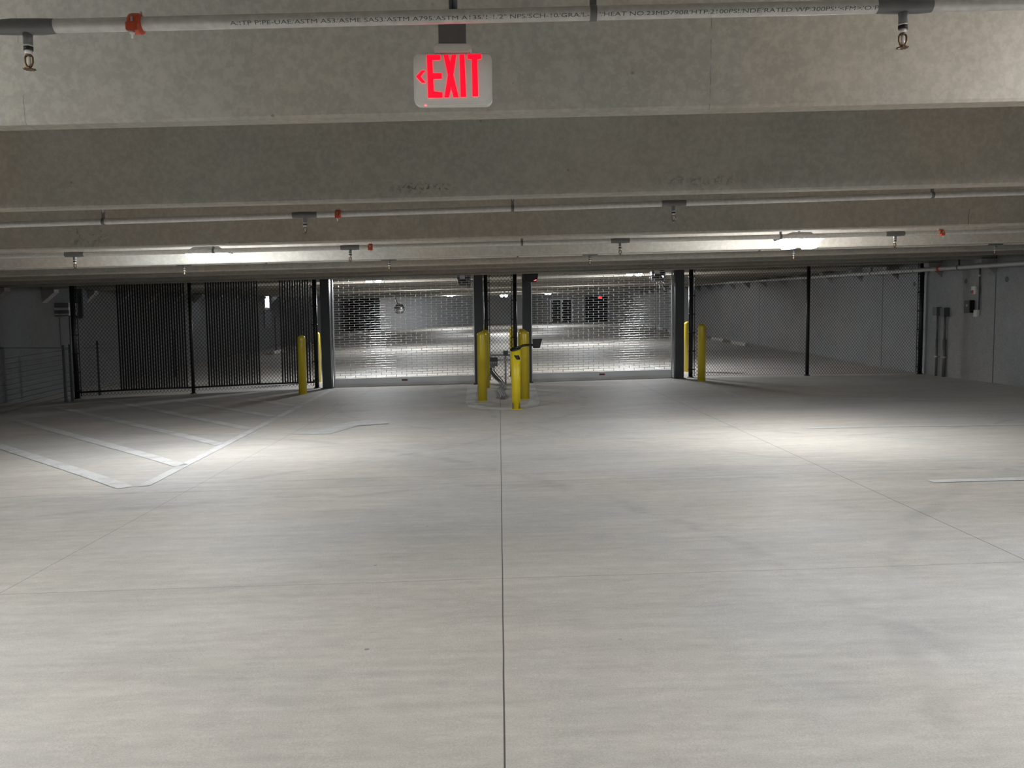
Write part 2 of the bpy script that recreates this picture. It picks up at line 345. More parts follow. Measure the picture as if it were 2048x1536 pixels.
# lit slot window and dark panel on the left wall, far behind the slatted fence
wn = MB().box(XL-.02, XL+.03, 39.1, 39.95, 2.05, 2.95).build('window_1', 'lampbody'); tag(wn, kind='structure')
MB().box(XL+.03, XL+.036, 39.2, 39.85, 2.15, 2.85).build('lit_pane', 'slotlight', wn)
MB().box(XL+.0, XL+.04, 39.0, 40.1, 1.15, 2.0).build('dark_panel', 'dgrey', wn)
MB().box(XL-.05, XL+.003, 29.7, 30.75, 1.45, 2.75).build('dark_panel', 'dgrey', WL)
# ledge along the left wall, running down beside the ramp
m = MB(); vs = []
def zl(y): return .93-.034*(y-18.4)
for y in (YB, 10, 20, 30, 34):
    vs += [(XL, y, -1), (XL+.07, y, -1), (XL+.07, y, zl(y)), (XL, y, zl(y)+.03)]
m.add(vs, [(4*j+a, 4*j+b_, 4*j+4+b_, 4*j+4+a) for j in range(4) for a, b_ in ((0, 1), (1, 2), (2, 3), (3, 0))]+[(0, 1, 2, 3), (16, 17, 18, 19)])
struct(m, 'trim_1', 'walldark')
# angled wall with the mirror, far beyond the gates
m = MB(); A, B = Vector((-8.2, 57.5)), Vector((-2.2, 64.4))
d = (B-A).normalized(); nn = Vector((d.y, -d.x))*-.2
P = [A, B, B+nn, A+nn]
m.add([(p.x, p.y, zf(p.x, p.y)-.1) for p in P]+[(p.x, p.y, zc(p.x, p.y)-.01) for p in P], [(0, 1, 5, 4), (1, 2, 6, 5), (2, 3, 7, 6), (3, 0, 4, 7), (4, 5, 6, 7), (3, 2, 1, 0)])
struct(m, 'wall_5', 'wallblue')
m = MB(); m.box(-8.55, -8.2, 57.3, 57.7, .6, 3.2); struct(m, 'recess_block', 'green')  # first block is solid and dark, standing in for a dark recess
m = MB(); m.box(2.3, 2.75, 63.6, 64.4, 1.0, 3.3); struct(m, 'column_2', 'green')
# ------------------------------------------------------------------ steel gate columns
CX = (-3.89, -.46, .62, 4.06); CY = 18.72
for x, lab in zip(CX, ('charcoal steel column between the slatted fence and the neighbouring roll-up grille', 'charcoal steel column beside the two-bollard side of the island with the electrical box', 'charcoal steel column under the black sensor housing with red light', 'charcoal steel column between a roll-up grille and the slat-free chain link fence')):
    t = thing('steel_column', lab, 'column', (x, CY, zf(x, CY)), 'steel columns framing the gates')
    zt = zc(x, CY)+SLAB-.01
    MB().box(x-.10, x+.10, CY-.10, CY+.10, zf(x, CY)+.012, zt).build('shaft', 'column', t, .008)
    MB().box(x-.13, x+.13, CY-.14, CY+.14, zf(x, CY)-.02, zf(x, CY)+.012).build('base_plate', 'column', t)
# ------------------------------------------------------------------ roll-up grilles
def grille(x0, x1, lab, seed):
    Y = 18.93; xc = (x0+x1)/2; zb = zf(xc, Y); t = thing('rolling_grille', lab, 'gate', (xc, Y, zb), 'roll-up grilles')
    sl = .016; m = MB(); r = .0046; pitch_ = .053; ztop = zb+2.72; zr = zb+.20; i = 0; pl = .233
    def zz(x): return sl*(x-xc)
    while zr < ztop:
        m.tube([(x0+.03, Y, zr+zz(x0)), (x1-.03, Y, zr+zz(x1))], r, 6, False)
        x = x0+.03+(pl/2 if i % 2 else pl*.98)
        while x < x1-.04:
            if zr+pitch_ < ztop: m.box(x-.006, x+.006, Y-.007, Y+.007, zr+zz(x)-.006, zr+pitch_+zz(x)+.006)
            x += pl
        zr += pitch_; i += 1
    m.build('curtain', 'alu', t, fix=False)
    m = MB(); m.add([(x, y, z+zz(x)) for z in (zb+.055, zb+.185) for x, y in ((x0+.02, Y-.03), (x1-.02, Y-.03), (x1-.02, Y+.03), (x0+.02, Y+.03))], [(0, 3, 2, 1), (4, 5, 6, 7), (0, 1, 5, 4), (1, 2, 6, 5), (2, 3, 7, 6), (3, 0, 4, 7)])
    bb = m.build('bottom_bar', 'barwhite', t, .008)
    m = MB(); m.add([(x, y, z+zz(x)) for z in (zb+.005, zb+.055) for x, y in ((x0+.02, Y-.02), (x1-.02, Y-.02), (x1-.02, Y+.02), (x0+.02, Y+.02))], [(0, 3, 2, 1), (4, 5, 6, 7), (0, 1, 5, 4), (1, 2, 6, 5), (2, 3, 7, 6), (3, 0, 4, 7)])
    m.build('bottom_seal', 'teflon', t)
    q = MB().box(xc-.065+.0, xc+.065, Y-.034, Y-.0305, zb+.10, zb+.14).build('warning_label', 'redlabel', bb); tag(q, 'small dark red label on the bottom bar')
    for xa, xb in ((x0-.005, x0+.022), (x1-.022, x1+.005)):
        m = MB(); m.box(xa, xb, Y-.045, Y-.03, zb-.03, ztop-.05); m.box(xa, xb, Y+.03, Y+.045, zb-.03, ztop-.05)
        m.box(xa if xa < xc else xb-.008, xa+.008 if xa < xc else xb, Y-.045, Y+.045, zb-.03, ztop-.05); m.build('guide_rail', 'alu', t)
    m = MB(); m.tube([(x0+.05, Y+.2, ztop+.09+zz(x0)), (x1-.05, Y+.2, ztop+.09+zz(x1))], .11, 20); m.build('roller_barrel', 'alu', t)
    for xa in (x0+.01, x1-.03): MB().box(xa, xa+.02, Y+.05, Y+.35, ztop-.08, ztop+.2).build('end_bracket', 'weld', t)
    return t
GX = ((CX[0]+.105, CX[1]-.105), (CX[2]+.105, CX[3]-.105))
grille(*GX[0], 'closed aluminium roll-up grille beside the black-slatted fence', 1)
grille(*GX[1], 'closed aluminium roll-up grille with the card reader arm in front', 2)
def operator(x, y, z, lab, s):
    t = thing('gate_operator', lab, 'gate motor', (x, y, z), 'gate operators')
    MB().box(x-.16, x+.12, y-.13, y+.13, z+.06, z+.20).build('control_housing', 'dgrey', t, .01)
    MB().box(x-.10, x+.02, y-.135, y-.129, z+.09, z+.16).build('rating_plate', 'barwhite', t)
    m = MB(); m.lathe((x-.02, y, z-.02), [(.03, -.13), (.075, -.12), (.08, -.05), (.08, .09), (.06, .12)], 16, 'x'); m.build('motor', 'weld', t)
    m = MB(); m.box(x+.12, x+.15, y-.14, y+.14, z-.12, z+.24); m.box(x+.13, x+.2, y-.02, y+.02, z+.02, z+.06); m.build('mounting_bracket', 'weld', t)
    m = MB(); m.lathe((x+.155, y, z-.02), [(.05, 0), (.05, .012)], 18, 'x'); m.build('sprocket', 'zinc', t)
    m = MB()
    m.tube([(x+.1, y-.08, z-.05), (x+.08, y-.1, z-.16), (x+.12, y-.1, z-.26), (x+.16, y-.09, z-.3)], .011, 8); m.build('motor_conduit', 'zinc', t)
    return t
operator(-.80, 19.35, 2.30, 'dark motor and control box at the top of the grille near the slatted fence', 1)
operator(3.70, 19.35, 2.37, 'dark motor with looping conduit at the top of the card reader grille', 1)
t = thing('chain_hoist', 'hanging hand chain loop behind the card reader grille', 'chain', (3.80, 19.55, 2.3))
m = MB(); m.tube([(3.72, 19.55, 2.35), (3.71, 19.55, 1.7), (3.73, 19.55, .9), (3.75, 19.55, .86), (3.77, 19.55, .9), (3.78, 19.55, 1.7), (3.77, 19.55, 2.35)], .005, 6); m.build('chain', 'zinc', t)
m = MB(); m.lathe((3.745, 19.55, 2.36), [(.05, -.01), (.06, 0), (.05, .01)], 18, 'y'); m.build('chain_wheel', 'weld', t)
# ------------------------------------------------------------------ chain link fences
def chainlink(x0, x1, y, zbot, ztop, pw=.079, ph=.091, r=.0034):
    """diagonal wires clipped to a rectangle; zbot is a function of x"""
    m = MB(); W = x1-x0; H = ztop-zbot((x0+x1)/2); q = pw/ph; HH = H*q
    for sgn in (1, -1):
        k = -int(HH/pw)-1
        while k*pw < W+HH:
            c = k*pw
            if sgn == 1: a, b_ = max(0, -c), min(HH, W-c)
            else: a, b_ = max(0, c-W), min(HH, c)
            if b_-a > .01:
                def P(v):
                    x = x0+c+sgn*v; zb = zbot(x); return (x, y+sgn*r*.8, zb+v/HH*(ztop-zb))
                m.tube([P(a), P(b_)], r, 4, False, False)
            k += 1
    return m
def fence(posts, lab, label_slats=None, slats=(), bottom_rail=True, top_rail=True, clear=.05, y=18.84, widths=None, dia=(.079, .091), group='black chain link fences'):
    xc = (posts[0]+posts[-1])/2; t = thing('chain_link_fence', lab, 'fence', (xc, y, zf(xc, y)), group)
    zt = lambda x: zc(x, y)+.10
    for i, x in enumerate(posts):
        r = (widths or [.038]*9)[i]; z0 = zf(x, y)-.03
        p = MB().tube([(x, y, z0), (x, y, zt(x)+.05)], r, 14).build('post', 'black', t)
        m = MB().lathe((x, y, zf(x, y)-.01), [(r+.03, 0), (r+.03, .02), (r+.004, .03)], 14); m.build('post_collar', 'black', p)
        if i in (0, len(posts)-1):
            sg = 1 if i == 0 else -1; tb = x+sg*(r+.035); m = MB()
            m.box(tb-.008, tb+.008, y-.004, y+.004, zf(x, y)+clear, zt(x)-.03); m.build('tension_bar', 'black', p)
            for kz in range(6):
                z = zf(x, y)+.18+kz*.42; m = MB().lathe((x, y, z), [(r+.006, -.014), (r+.006, .014)], 12); m.box(min(x+sg*r, tb+sg*.012), max(x+sg*r, tb+sg*.012), y-.009, y+.009, z-.012, z+.012); m.build('tension_band', 'black', p)
    a, b_ = (posts[0]+.04, posts[-1]-.04)
    zb = lambda x: zf(x, y)+clear
    m = chainlink(a, b_, y-.045, zb, zt(xc)-.02, *dia); m.build('mesh_fabric', 'black', t, fix=False)
    for j in range(len(posts)-1):
        xa, xb = posts[j]+.04, posts[j+1]-.04
        if bottom_rail: MB().tube([(xa, y, zf(xa, y)+.14), ((xa+xb)/2, y, zf((xa+xb)/2, y)+.15), (xb, y, zf(xb, y)+.14)], .021, 10).build('bottom_rail', 'black', t)
        if top_rail: MB().tube([(xa, y, zt(xa)-.03), (xb, y, zt(xb)-.03)], .021, 10).build('top_rail', 'black', t)
    for (xa, xb) in slats:
        n = round((xb-xa)/.0565)
        for k in range(n+1):
            x = xa+(xb-xa)*k/n
            MB().box(x-.017, x+.017, y-.05, y-.04, zf(x, y)+.15, zt(x)-.05).build('privacy_slat', 'slat', t, fix=False)
    return t
fence((-9.58, -6.96, -4.16), 'black chain link fence partly filled with vertical black privacy slats', slats=((-8.56, -7.08), (-6.58, -5.44), (-4.92, -4.30)), widths=[.055, .04, .05])
fence((4.36, 7.04, 9.64), 'black chain link fence without slats in front of the bare concrete wall', bottom_rail=False, clear=.02, widths=[.05, .04, .05], dia=(.064, .083))
fence((-.30, .36), 'narrow chain link fence panel between the two roll-up grilles', bottom_rail=False, clear=.06, widths=[.045, .045])
# ------------------------------------------------------------------ bollards
def make_bollard(h=1.235, r=.084):
    t = thing('bollard', '', 'bollard', (0, 0, 0), 'yellow bollards')
    prof = [(r, 0), (r, h-.07)]+[(r*math.cos(a), h-.07+.07*math.sin(a)) for a in [math.pi/2*k/6 for k in range(1, 6)]]+[(.006, h)]
    MB().lathe((0, 0, 0), [(r+.0005, .0)]+prof[1:], 28).build('sleeve', 'yellow', t)
    MB().lathe((0, 0, 0), [(r+.004, -.03), (r+.004, .008), (r-.002, .012)], 28).build('base_ring', 'yellow', t)
    return t
B0 = make_bollard()
spots = [(-4.138, 17.38, 'yellow bollard standing in front of the black-slatted fence'),
         (-4.46, 20.3, 'yellow bollard mostly hidden behind the charcoal column next to the slatted fence'),
         (-.317, 14.72, 'front yellow bollard on the electrical box side of the island'),
         (-.298, 17.6, 'yellow bollard on the island directly behind the one beside the electrical box'),
         (-.36, 20.4, 'yellow bollard beyond the narrow fence, peeking over the electrical box side bollards'),
         (.447, 14.86, 'front yellow bollard directly behind the card reader pedestal'),
         (.475, 17.5, 'yellow bollard behind the front one on the card reader side of the island'),
         (.33, 20.4, 'yellow bollard seen through the narrow fence mesh above the card reader pedestal'),
         (4.354, 17.78, 'yellow bollard standing in front of the slat-free chain link fence'),
         (4.62, 20.3, 'yellow bollard seen through the slat-free chain link mesh')]
for i, (x, y, lab) in enumerate(spots):
    o = B0 if i == 0 else copy_tree(B0); o.location = (x, y, zf(x, y)); o['label'] = lab
# card reader pedestal
px_, py_ = .255, 13.24; pz = zf(px_, py_)
t = thing('card_reader_pedestal', 'yellow slant-topped pedestal with black card reader arm, front of the island', 'card reader', (px_, py_, pz))
m = MB(); n = 28; r0, r1 = .070, .082; h = .965
vs = []
for k in range(n):
    a = 2*math.pi*k/n; c, s_ = math.cos(a), math.sin(a)
    vs += [(px_+r0*c, py_+r0*s_, pz), (px_+r1*c, py_+r1*s_, pz+h-.012+.02*c+.02*s_)]
m.add(vs, [(2*k, (2*k+2) % (2*n), (2*k+3) % (2*n), 2*k+1) for k in range(n)], True); m.f += [[2*k+1 for k in range(n)], [2*k for k in range(n)][::-1]]; m.sm += [False, False]
body = m.build('body', 'yellow2', t)
m = MB(); m.add([(px_+q*(r1+.004)*math.cos(2*math.pi*k/n), py_+q*(r1+.004)*math.sin(2*math.pi*k/n), pz+h-.008+dz+.02*math.cos(2*math.pi*k/n)+.02*math.sin(2*math.pi*k/n)) for q, dz in ((1, 0), (1, .022)) for k in range(n)], [(k, (k+1) % n, n+(k+1) % n, n+k) for k in range(n)]+[tuple(range(n))[::-1], tuple(range(n, 2*n))])
m.build('top_cap', 'blackp', t)
def on_body(a, z):      # point on the pedestal's skin
    r = r0+(r1-r0)*(z/h)+.004; return (px_+r*math.sin(a), py_-r*math.cos(a), pz+z)
m = MB(); N = 8; Q = 5
for k in range(N+1):
    for q in range(Q+1):
        f, h_ = k/N, q/Q; m.v.append(Vector(on_body(-.38+.53*h_+f*(1.0-.05*h_), .865-.07*h_)))
for k in range(N):
    for q in range(Q): a = k*(Q+1)+q; m.f.append([a, a+1, a+Q+2, a+Q+1]); m.sm.append(True)
tag(m.build('slanted_patch', 'blackp', t, fix=False), 'black slanted patch on the pedestal')  # black slanted patch laid over the pedestal's yellow skin
for s_ in (-1, 1): MB().box(px_+s_*.058-.008, px_+s_*.058+.008, py_-.072, py_-.03, pz+.01, pz+.10).build('anchor_slot', 'weld', t)
m = MB(); m.box(px_-.10, px_+.10, py_-.10, py_+.10, pz-.01, pz+.008); m.build('base_plate', 'yellow2', t)
m = MB(); m.tube([(px_+.02, py_, pz+.965), (px_+.07, py_-.01, pz+.995), (px_+.12, py_-.02, pz+1.02), (px_+.20, py_-.03, pz+1.025), (px_+.30, py_-.04, pz+1.025)], .019, 10); arm = m.build('arm', 'blackp', t)
m = MB(); ax, ay, az = px_+.27, py_-.05, pz+1.06
m.add([(ax, ay-.03, az+.06), (ax+.155, ay-.03, az+.065), (ax+.115, ay-.03, az-.085), (ax+.005, ay-.03, az-.085), (ax, ay+.06, az+.06), (ax+.155, ay+.06, az+.065), (ax+.115, ay+.06, az-.085), (ax+.005, ay+.06, az-.085)], [(0, 1, 2, 3), (7, 6, 5, 4), (0, 4, 5, 1), (1, 5, 6, 2), (2, 6, 7, 3), (3, 7, 4, 0)])
m.build('reader_head', 'blackp', t, .006)
# ------------------------------------------------------------------ island electrics
t = thing('strut_frame', 'galvanised strut frame carrying electrical boxes before the narrow fence', 'frame', (.05, 18.3, zf(0, 18.3)))
yS = 18.3
m = MB()
for z in (.66, .55): MB().box(-.30, .24, yS-.02, yS+.02, z-.02, z+.02).build('strut_rail', 'strut', t)
MB().box(.105, .145, yS+.02, yS+.06, 0, .70).build('strut_post', 'strut', t); MB().box(.07, .18, yS-.01, yS+.09, -.005, .008).build('foot_plate', 'strut', t)
m = MB()
for x in [-.27+.05*k for k in range(10)]: m.box(x-.012, x+.012, yS-.022, yS-.0195, .54, .56)
m.build('slot_row', 'teflon', t)
EB = t = thing('electrical_box', 'grey electrical box with cover screws and cables hanging below', 'electrical box', (-.17, yS-.07, .53))
MB().box(-.28, -.05, yS-.12, yS-.023, .42, .61).build('enclosure', 'grey', t, .006); MB().box(-.285, -.045, yS-.128, yS-.12, .53, .615).build('cover', 'dgrey', t, .003)
m = MB()
for x in (-.24, -.19, -.14, -.09): m.lathe((x, yS-.122, .50), [(.014, 0), (.014, -.012)], 10, 'y')
m.build('knockout_plug', 'zinc', t)
t = thing('junction_box', 'small grey-blue junction box on the strut above the post', 'electrical box', (.12, yS-.05, .70))
MB().box(.075, .19, yS-.09, yS-.02, .64, .76).build('enclosure', 'grey', t, .005); MB().box(.09, .175, yS-.097, yS-.09, .655, .745).build('cover', 'dgrey', t, .003)
for i, (x0, c, lab) in enumerate(((-.24, .0, 'dark flexible conduit, outermost of three leaving the electrical box'), (-.19, .035, 'dark flexible conduit, middle of three leaving the electrical box'), (-.13, .07, 'thin flexible conduit nearest the post of three leaving the electrical box'))):
    P = [(x0, yS-.07, .415), (x0+.005, yS-.08, .33), (x0+.06, yS-.12, .25), (x0+.16, yS-.2, .14), (.03+c, yS-.45, .05+zf(0, 0)), (.0+c, 17.2, .035), (-.02+c, 16.4, .03), (.015+c, 15.6, .035), (.02+c*.9, 15.1, .05), (.02+c*.8, 14.95, .03), (.02+c*.8, 14.9, -.03)]
    Q = []
    for j in range(len(P)-1):
        p0, p1, p2, p3 = [Vector(P[min(max(j+d_, 0), len(P)-1)]) for d_ in (-1, 0, 1, 2)]
        for u in (0, .25, .5, .75):
            Q.append(.5*((2*p1)+(p2-p0)*u+(2*p0-5*p1+4*p2-p3)*u*u+(3*p1-p0-3*p2+p3)*u**3))
    Q.append(Vector(P[-1]))
    fc = MB().tube(Q, .019 if i < 2 else .012, 10).build('flexible_conduit', 'conduit', EB); tag(fc, lab); MB().lathe((x0, yS-.07, .385), [(.026, 0), (.03, .015), (.03, .03)], 12).build('connector', 'zinc', fc)
# black sensor housing with red light at the column head
t = thing('gate_sensor', 'black hooded sensor with a glowing red light on the column top', 'sensor', (.74, 18.5, 2.40))
m = MB(); prof = [(.545, 2.475), (.875, 2.475), (.87, 2.40), (.86, 2.33), (.825, 2.28), (.77, 2.26), (.63, 2.262), (.575, 2.30), (.548, 2.36)]
m.prism(prof, 18.42, 18.60); m.build('housing', 'blackp', t, .008)
m = MB(); m.lathe((.80, 18.418, 2.292), [(.002, -.012), (.03, -.008), (.042, .004)], 16, 'y'); m.build('lens_surround', 'redlabel', t)
m = MB(); m.add([(.772, 18.408, 2.292), (.80, 18.406, 2.286), (.832, 18.406, 2.298), (.838, 18.406, 2.312), (.82, 18.406, 2.318), (.80, 18.406, 2.304)], [(0, 1, 2, 3, 4, 5)]); m.build('red_light', 'redled', t)
m = MB(); m.box(.60, .70, 18.60, 18.62, 2.3, 2.45); m.build('bracket', 'blackp', t)
# ------------------------------------------------------------------ sprinkler pipes
def sprinkler(x, y, z, rp, parent):
    """drop from a pipe whose axis is at z: outlet, bushing, head with frame, bulb, deflector"""
    o = MB().tube([(x-.10, y, z-.0016), (x-.05, y, z), (x+.05, y, z), (x+.10, y, z+.0016)], [rp+.001, rp+.0035, rp+.0035, rp+.001], 18, False)
    o.lathe((x, y, z), [(rp*.62, -rp*.6), (rp*.72, -rp-.004), (rp*.66, -rp-.012), (rp*.66, -rp-.038)], 16); o = o.build('outlet', 'weld', parent)
    b0 = z-rp-.038
    MB().lathe((x, y, b0), [(rp*.60, .0), (rp*.60, -.008)], 14).build('thread_tape', 'teflon', o)
    MB().lathe((x, y, b0), [(rp*.74, -.007), (rp*.76, -.010), (rp*.76, -.018), (rp*.7, -.020)], 6).build('bushing', 'blackp', o)
    h = MB().lathe((x, y, b0-.020), [(rp*.52, 0), (rp*.5, -.013)], 12).build('sprinkler_head', 'teflon', parent)
    q = b0-.033
    m = MB(); m.lathe((x, y, q), [(rp*.42, .002), (rp*.42, -.006)], 12)
    for s_ in (-1, 1): m.tube([(x+s_*.009, y, q-.004), (x+s_*.0135, y, q-.011), (x+s_*.0140, y, q-.027), (x+s_*.009, y, q-.040), (x, y, q-.046)], .0036, 6)
    m.lathe((x, y, q-.045), [(.005, .004), (.005, -.004)], 8); m.build('frame', 'brass', h)
    MB().lathe((x, y, q-.041), [(.003, 0), (.0065, .006), (.0065, .028), (.003, .035)], 8).build('glass_bulb', 'bulb', h)
    m = MB(); m.lathe((x, y, q-.050), [(.006, .001), (.017, 0), (.017, -.0022), (.004, -.002)], 12)
    for k in range(10):
        a = 2*math.pi*k/10; m.box(x+.018*math.cos(a)-.0025, x+.018*math.cos(a)+.0025, y+.018*math.sin(a)-.0025, y+.018*math.sin(a)+.0025, q-.0525, q-.0495)
    m.build('deflector', 'brass', h)
def coupling(x, y, z, r, parent, ang=.5):
    c = MB(); c.lathe((x, y, z), [(r+.001, -.024), (r+.010, -.021), (r+.012, -.010), (r+.012, .010), (r+.010, .021), (r+.001, .024)], 20, 'x')
    for s_ in (-1, 1):
        dy, dz = math.cos(ang)*s_, math.sin(ang)*s_
        c.cbox((x, y+dy*(r+.020), z+dz*(r+.020)), (.040, .022, .030))
    c = c.build('grooved_coupling', 'red', parent, .003)
    for s_ in (-1, 1):
        dy, dz = math.cos(ang)*s_*(r+.022), math.sin(ang)*s_*(r+.022)
        m = MB(); m.tube([(x, y+dy, z+dz-.040), (x, y+dy, z+dz+.034)], .0045, 8); m.lathe((x, y+dy, z+dz), [(.009, -.025), (.009, -.016)], 6); m.build('bolt', 'zinc', c)
def hanger(x, y, z, r, parent):
    m = MB(); m.lathe((x, y, z), [(r+.002, -.012), (r+.004, -.012), (r+.004, .012), (r+.002, .012)], 18, 'x')
    m.box(x-.012, x+.012, y-.004, y+.004, z+r, z+r+.05); m = m.build('hanger', 'weld', parent)
    MB().tube([(x, y, z+r+.04), (x, y, zc(x, y)+SLAB-.003)], .005, 8).build('threaded_rod', 'zinc', m)
def pipe(lab, y, z0, x0, x1, sl, r, heads, coup, hang, name='sprinkler_pipe'):
    t = thing(name, lab, 'pipe', ((x0+x1)/2, y, z0), 'overhead sprinkler pipes'); Z = lambda x: z0+sl*x
    n = 24; MB().tube([(x0+(x1-x0)*k/n, y, Z(x0+(x1-x0)*k/n)) for k in range(n+1)], r, 20).build('pipe_run', 'galv', t)
    for x in heads: sprinkler(x, y, Z(x), r, t)
    for x in coup: coupling(x, y, Z(x), r, t)
    for x in hang: hanger(x, y, Z(x), r, t)
    return t
R15 = .0242
PA = pipe('printed galvanised pipe crossing above the exit sign with orange coupling', 3.04, 2.511, -4.2, 4.4, .0174, R15, (-1.655, 1.462), (-1.27,), (.348,))
pipe('galvanised sprinkler pipe nearest behind the exit sign beams, red coupling beside one head', 6.85, 2.335, -10.6, 9.4, .0223, R15, (-4.6, -1.572, 1.44, 4.5), (-1.30,), (-3.2, .12, 3.57))
pipe('galvanised sprinkler pipe running behind the two lit ceiling lamps', 8.85, 2.236, -10.6, 9.4, .0152, R15, (-7.4, -4.454, -1.565, 1.292, 4.225, 7.1), (-1.35, 4.72), (-3, .25, 3.0))
pipe('sprinkler pipe hidden behind beams with only small heads showing', 10.85, 2.262, -10.6, 9.4, .0152, R15, (-6.7, -4.062, -1.42, 1.19, 3.852, 6.5), (), (-3, .25, 3.4))
# lettering printed on the first pipe
txt = 'A/ITP PIPE-UAE/ASTM A53/ASME SA53/ASTM A795/ASTM A135/1 1/2" NPS/SCH-10/GRA/L-21\'/HEAT NO.23MD7908/HTP:2100PSI/NDE/RATED WP:300PSI/<FM>/O/PIPE'
cu = bpy.data.curves.new('lettering', 'FONT'); cu.body = txt; cu.size = .019; cu.resolution_u = 3
to = bpy.data.objects.new('lettering', cu); COL.objects.link(to); bpy.context.view_layer.update()
me = bpy.data.meshes.new_from_object(to.evaluated_get(bpy.context.evaluated_depsgraph_get())); bpy.data.objects.remove(to)
W = max(v.co.x for v in me.vertices); X0, X1 = -.935, 1.405; off = wloc(PA)
bm = bmesh.new(); bm.from_mesh(me); bmesh.ops.triangulate(bm, faces=bm.faces)
for v in bm.verts:
    u, h = v.co.x/W, v.co.y; x = X0+(X1-X0)*u; a = -math.radians(44)+h/R15; rr = R15+.0006
    v.co = Vector((x, 3.04-rr*math.cos(a), 2.511+.0174*x+rr*math.sin(a)))-off
bm.to_mesh(me); bm.free(); me.materials.append(MT['ink']); o = bpy.data.objects.new('lettering', me); COL.objects.link(o); o.parent = PA
tag(o, 'grey printed specification text along the pipe')
# pipe along the right wall, on brackets
t = thing('standpipe_main', 'galvanised pipe sloping along the concrete wall, through the slat-free fence', 'pipe', (9.45, 28, 2.66), 'wall pipes')
zz = lambda y: 2.345+.0266*(y-14.87)
MB().tube([(9.45, y, zz(y)) for y in range(2, 60, 3)], .045, 14).build('pipe_run', 'galv', t)
coup = MB().lathe((9.45, 17.75, zz(17.75)), [(.047, -.03), (.065, -.025), (.065, .025), (.047, .03)], 16, 'y').build('grooved_coupling', 'red', t)
for y in range(9, 58, 4):
    m = MB(); m.tube([(9.45, y-.015, zz(y)), (9.45, y+.015, zz(y))], .052, 12); m.box(9.43, 9.47, y-.015, y+.015, zz(y)+.04, zc(9.45, y)+SLAB); m.build('hanger', 'weld', t)
for i, (y, lab) in enumerate(((24.6, 'sprinkler pipe crossing just beyond the grilles'), (36.9, 'farther sprinkler pipe crossing beyond the grilles'))):
    pipe(lab, y, zc(0, y)+.03, -10.4, 9.2, .016, R15, (-6, -3, 0, 3, 6), (), (-4, 4))
# ------------------------------------------------------------------ exit signs
def make_exit(letters_scale=1.0):
    t = thing('exit_sign', '', 'exit sign', (0, 0, 0))      # origin: centre of the face
    S = .30/1050
    def rr(x0, x1, z0, z1, r, n=6):
        P = []
        for cx, cz, a0 in ((x1-r, z1-r, 0), (x0+r, z1-r, 90), (x0+r, z0+r, 180), (x1-r, z0+r, 270)):
            for k in range(n+1): a = math.radians(a0+90*k/n); P.append((cx+r*math.cos(a), cz+r*math.sin(a)))
        return P
    MB().prism(rr(-.150, .150, -.097, .097, .026), .0, .045).build('housing', 'plastic', t, .004)
    MB().prism(rr(-.141, .141, -.085, .090, .022), -.003, .001).build('face_plate', 'plastic', t)
    def L(x, y): return ((x-830)*S, (1055-y)*S)
    E_ = [(490, 748), (668, 748), (668, 812), (560, 812), (566, 985), (684, 985), (684, 1058), (568, 1058), (574, 1222), (690, 1235), (690, 1304), (496, 1304)]
    X_ = [(712, 745), (775, 745), (800, 850), (822, 745), (884, 745), (838, 1010), (905, 1302), (835, 1302), (803, 1165), (775, 1302), (714, 1302), (765, 1010)]
    I_ = [(924, 742), (990, 742), (1004, 1298), (932, 1298)]
    T_ = [(1030, 740), (1212, 740), (1212, 800), (1160, 806), (1166, 1290), (1090, 1290), (1088, 806), (1030, 800)]
    C_ = [(340, 1028), (420, 948), (466, 948), (400, 1026), (466, 1108), (416, 1108)]
    for nm, P in (('letter', E_), ('letter', X_), ('letter', I_), ('letter', T_), ('chevron', C_)):
        MB().prism([L(*p) for p in P], -.0055, -.0025).build(nm, 'exit', t)
    MB().lathe((-.106, .004, -.097), [(.004, .001), (.004, -.003), (.001, -.004)], 8).build('indicator_light', 'redled', t)
    MB().prism(rr(-.072, .072, .097, .132, .016), -.005, .05).build('canopy', 'plastic', t, .004)
    return t
EX = make_exit(); EX.location = (-.166, 3.25, 2.352); EX['label'] = 'white exit sign with glowing red letters and chevron hanging below the pipe'
t = EX; lx, ly, lz = EX.location
m = MB(); m.box(lx-.052, lx+.052, ly-.005, ly+.055, lz+.132, lz+.25); tag(m.build('ceiling_box', 'weld', t, .002), 'dark metal mounting box above the sign')
m = MB(); m.tube([(lx+.01, ly+.03, lz+.25), (lx+.01, ly+.03, zc(lx, ly)+SLAB-.003)], .011, 10); m.box(lx-.012, lx-.002, ly+.02, ly+.05, lz+.25, zc(lx, ly)+SLAB-.003); m.build('drop_rod', 'dgrey', t)
E2 = make_exit(); E2.location = (7.3, 60.0, 2.98); E2['label'] = 'small glowing red exit sign far beyond the card reader grille'
MB().tube([(7.3, 60.03, 3.1), (7.3, 60.03, zc(7.3, 60)+SLAB-.003)], .011, 8).build('drop_rod', 'dgrey', E2)
